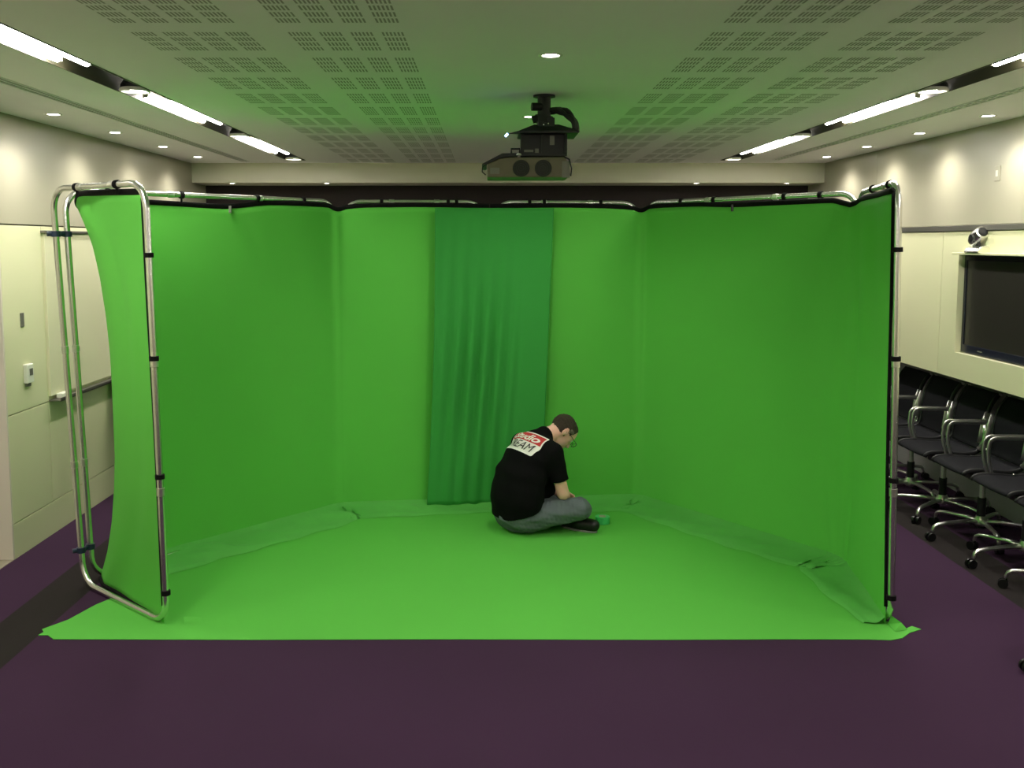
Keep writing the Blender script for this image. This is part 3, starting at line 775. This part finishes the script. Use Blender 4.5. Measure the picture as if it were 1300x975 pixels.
for sh, el, wr, hp_, kn, an, s in ((shR, elR, wrR, hipR, kneR, ankR, -1), (shL, elL, wrL, hipL, kneL, ankL, 1)):
    B.cone((.12, s*.09, .60), sh, .055, .052, .03)
    B.cone(sh, el, .048, .040, .02); B.cone(el, wr, .041, .026, .01)
    B.cone(hp_, kn, .080, .055, .03); B.cone(kn, an, .054, .034, .02)
B.cone(ankL, (.40, -.26, .045), .034, .026, .02); B.cone(ankR, (.10, .20, .045), .034, .026, .02)
hand(B, wrR, (.07, .095, -.015), (.1, .4, .9), (-.2, .9, -.5))
hand(B, wrL, (.06, -.09, -.015), (.1, -.4, .9), (-.2, -.9, -.5))
body = B.build('body', M['skin'], man)
# hair: a thin cap round the back and sides, thinning at the crown
H_ = SDF((.18, -.12, .50), (.54, .12, .84), .004)
H_.ell(hp(-.011, 0, .023), (.107, .0855, .092), AX, 0)
H_.plane(hp(.022, 0, .0), Hd+Hc*-.45)
H_.plane(hp(0, 0, -.030), -Hc+Hd*.25)
H_.ell(hp(.005, 0, .098), (.052, .046, .024), AX, .006, carve=True)
for s in (-1, 1): H_.ell(hp(.004, s*.085, -.012), (.030, .022, .036), AX, .004, carve=True)
H_.noise(.0012, 160, 3)
H_.build('hair', M['hair'], man)
H_ = SDF((.18, -.12, .50), (.54, .12, .84), .004)
for s in (-1, 1): H_.ell(hp(.004, s*.068, .030), (.034, .0135, .019), AX, 0)
H_.noise(.001, 160, 3)
H_.build('temple_hair', M['hair_grey'], man)
# spectacles
g = MB()
for s in (-1, 1):
    g.tube([hp(.112+.0*math.cos(a*PI/8), s*.032+.024*math.cos(a*PI/8), .002+.018*math.sin(a*PI/8)) for a in range(16)], .0022, 6, closed=True)
    g.tube([hp(.112, s*.056, .008), hp(.095, s*.078, .010), hp(.0, s*.083, .008), hp(-.018, s*.083, -.004)], .0022, 6)
g.tube([hp(.112, -.008, .006), hp(.116, 0, .009), hp(.112, .008, .006)], .002, 6)
gl = g.build('glasses', M['black'], man, smooth=True)
for s in (-1, 1):
    n_ = 16; V = [hp(.112, s*.032+.023*math.cos(a*2*PI/n_), .002+.017*math.sin(a*2*PI/n_)) for a in range(n_)]
    V2_ = [hp(.1135, s*.032+.023*math.cos(a*2*PI/n_), .002+.017*math.sin(a*2*PI/n_)) for a in range(n_)]
    MB().add(V+V2_, [tuple(range(n_)), tuple(range(2*n_-1, n_-1, -1))]+[(i, (i+1) % n_, (i+1) % n_+n_, i+n_) for i in range(n_)]).build('lens', M['glass'], gl)
    e_ = MB(); C0 = hp(.074, s*.031, .003)
    e_.lathe([(.0115*math.sin(i*PI/8), -.0115*math.cos(i*PI/8)) for i in range(9)], tuple(C0), 14); e_.build('eye', M['eye'], man, smooth=True)
# t-shirt
T = SDF((-.34, -.40, .02), (.45, .40, .78), .0055)
T.cone((.10, 0, .575), (.045, 0, .50), .098, .122, .04, sy=.66)
T.cone((.045, 0, .50), (-.01, 0, .38), .122, .142, .05, sy=.66)
T.cone((-.01, 0, .38), (-.042, 0, .25), .142, .152, .05, sy=.70)
T.cone((-.042, 0, .25), (-.045, 0, .10), .152, .150, .05, sy=.70)
T.cone((.145, 0, .622), (.182, 0, .642), .078, .070, .03)                           # collar
for sh, el, s in ((shR, elR, -1), (shL, elL, 1)):
    T.cone((.13, s*.06, .600), sh, .070, .068, .04)
    e0 = np.array(sh)*.2+np.array(el)*.80
    T.cone(sh, e0, .068, .062, .03)
T.ell((.092, 0, .285), (.145, .180, .125), None, .05)
T.noise(.0035, 26, 2)
T.plane((-.15, 0, .125), (.38, 0, -1))                                             # hem
T.plane((.228, 0, .650), (.95, 0, .32), ((.05, -.11, .52), (.45, .11, .78)))       # neckline
for sh, el, s in ((shR, elR, -1), (shL, elL, 1)):
    d_ = np.array(el)-np.array(sh); e0 = np.array(sh)*.32+np.array(el)*.68
    T.plane(e0, d_, (e0-np.array((.10, .085, .13)), e0+np.array((.10, .085, .05))))
shirt = T.build('t_shirt', M['shirt'], man)
# jeans
J = SDF((-.26, -.44, -.01), (.50, .44, .32), .005)
J.ell((-.035, 0, .125), (.155, .205, .125), None, .03)
for hp_, kn, an, s in ((hipR, kneR, ankR, -1), (hipL, kneL, ankL, 1)):
    J.cone(hp_, kn, .108, .078, .035); J.cone(kn, np.array(kn)*.12+np.array(an)*.88, .075, .052, .02)
J.noise(.0045, 34, 5); J.noise(.002, 90, 8)
J.plane((0, 0, .006), (0, 0, -1))
jeans = J.build('jeans', M['jeans'], man)
# shoes
def shoe(heel, toe, z, w_=.043, up=1.):
    h_ = np.array(heel+(z,), float); t_ = np.array(toe+(z,), float); d_ = t_-h_
    lo = np.minimum(h_, t_)-.09; hi = np.maximum(h_, t_)+.09; lo[2] = -.005; hi[2] = .17
    S = SDF(lo, hi, .004)
    S.cone(h_+d_*.12, h_+d_*.55, w_*.86, w_, .02); S.cone(h_+d_*.55, h_+d_*.90, w_, w_*.82, .02)
    S.cone(h_+d_*.12+np.array([0, 0, .03]), h_+d_*.20+np.array([0, 0, .045]), w_*.8, w_*.7, .02)
    S.plane((0, 0, .012), (0, 0, -1))
    o_ = S.build('shoe', M['shoe'], man)
    n_ = d_/np.linalg.norm(d_); sd = np.array([-n_[1], n_[0], 0])
    V = []
    for i in range(24):
        a = 2*PI*i/24; c0 = h_+d_*.5; L_ = np.linalg.norm(d_)*.5
        V.append((c0+n_*L_*.98*math.cos(a)+sd*w_*.95*math.sin(a))[:2])
    MB().flatpoly([tuple(v_) for v_ in V], .004, .016).build('sole', M['sole'], o_, bevel=.003)
    q_ = MB()
    for f_ in (.38, .46, .54):
        c0 = h_+d_*f_+np.array([0, 0, w_*.93]); q_.tube([c0-sd*.02-np.array([0, 0, .006]), c0, c0+sd*.02-np.array([0, 0, .006])], .0028, 6)
    q_.build('laces', M['sole'], o_)
    return o_
shoe((.27, -.085), (.390, -.355), .052, .050)
shoe((.20, -.035+.10), (.06, .27), .046)
# printed logo on the back of the shirt
bv = BVHTree.FromPolygons([v.co.copy() for v in shirt.data.vertices], [tuple(p_.vertices) for p_ in shirt.data.polygons])
LU = Vector((.60, 0, .80)); LR = Vector((0, -1, 0)); LN = Vector((.80, 0, -.60)); LO = Vector((.060, .012, .592))
def on_shirt(a, b, off):
    o_ = LO + LR*a + LU*b - LN*.35
    hit, nr, _, _ = bv.ray_cast(o_, LN)
    if hit is None: hit, nr, _, _ = bv.find_nearest(LO + LR*a + LU*b)
    if nr.dot(LN) > 0: nr = -nr
    return hit + nr*off
def patch(name, a0, a1, b0, b1, rad, off, material, nx=34, ny=20):
    V = []; F = []
    for j in range(ny+1):
        for i in range(nx+1):
            a = a0+(a1-a0)*i/nx; b = b0+(b1-b0)*j/ny
            # pull the corners in to round them
            ca, cb = (a0+a1)/2, (b0+b1)/2; ha_, hb_ = (a1-a0)/2-rad, (b1-b0)/2-rad
            da, db = abs(a-ca)-ha_, abs(b-cb)-hb_
            if da > 0 and db > 0:
                m_ = math.hypot(da, db); k_ = max(da, db)/m_
                a = ca+math.copysign(ha_+da*k_, a-ca); b = cb+math.copysign(hb_+db*k_, b-cb)
            V.append(on_shirt(a, b, off))
    for j in range(ny):
        for i in range(nx): q_ = j*(nx+1)+i; F.append((q_, q_+1, q_+nx+2, q_+nx+1))
    return MB().add(V, F).build(name, material, shirt, smooth=True)
def letters(name, txt, a0, a1, b0, b1, off, material, shear=0., bold=0.):
    cu = bpy.data.curves.new('t', 'FONT'); cu.body = txt; cu.shear = shear; cu.offset = bold; cu.resolution_u = 3
    to = bpy.data.objects.new('t', cu); COL.objects.link(to)
    bpy.context.view_layer.update()
    me = bpy.data.meshes.new_from_object(to.evaluated_get(bpy.context.evaluated_depsgraph_get()))
    bpy.data.objects.remove(to)
    bm = bmesh.new(); bm.from_mesh(me)
    bmesh.ops.subdivide_edges(bm, edges=[e_ for e_ in bm.edges if e_.calc_length() > .15], cuts=2)
    bmesh.ops.triangulate(bm, faces=bm.faces[:]); bm.to_mesh(me); bm.free()
    xs_ = [v.co.x for v in me.vertices]; ys_ = [v.co.y for v in me.vertices]
    x0, x1, y0, y1 = min(xs_), max(xs_), min(ys_), max(ys_)
    for v in me.vertices:
        v.co = on_shirt(a0+(a1-a0)*(v.co.x-x0)/(x1-x0), b0+(b1-b0)*(v.co.y-y0)/(y1-y0), off)
    me.materials.clear(); me.materials.append(material)
    o_ = bpy.data.objects.new(name, me); COL.objects.link(o_); o_.parent = shirt; return o_
LW, LH = .168, .086
patch('logo_patch', -LW, LW, -LH, LH, .014, .0025, M['logo_white'])
patch('logo_red_band', -LW+.010, LW-.010, .004, LH-.010, .004, .0045, M['logo_red'])
letters('logo_lettering', 'Studio', -LW+.022, LW-.028, .012, LH-.020, .0065, M['logo_white'], .25, .025)
letters('logo_lettering', 'STREAM', -LW+.020, LW-.024, -LH+.020, -.006, .0065, M['logo_black'], .15, .0)

# roll of green tape on the floor by the knee
tr = thing('tape_roll', 'small roll of green tape lying on the floor beside the shoe', 'tape', (.815, 6.60, .005))
MB().lathe([(.026, 0), (.052, 0), (.052, .048), (.026, .048), (.026, 0)], n=32).build('tape', M['tape'], tr, smooth='auto')
MB().lathe([(.023, .001), (.026, .001), (.026, .050), (.023, .050), (.023, .001)], n=32).build('core', M['tape_core'], tr, smooth='auto')

# ------------------------------------------------------------------ camera, world, view
T_ = .096; pitch = math.atan(T_)
cd = bpy.data.cameras.new('camera'); cam = bpy.data.objects.new('camera', cd); COL.objects.link(cam)
cam.location = (0, 0, 2.0); cam.rotation_euler = (PI/2-pitch, 0, 0)
cd.sensor_width = 36; cd.lens = 36*1200/1300; cd.clip_start = .05
cd.shift_x = (650-620)/1300; cd.shift_y = -(487.5-(308+1200*T_))/1300
SC.camera = cam
w = bpy.data.worlds.new('world'); SC.world = w; w.use_nodes = True
w.node_tree.nodes['Background'].inputs[0].default_value = (.02, .02, .02, 1)
SC.view_settings.view_transform = 'Standard'; SC.view_settings.look = 'None'
SC.view_settings.exposure = 1.3; SC.view_settings.gamma = 1.0
SC.cycles.max_bounces = 10; SC.cycles.diffuse_bounces = 6; SC.cycles.glossy_bounces = 4
SC.cycles.sample_clamp_indirect = 6
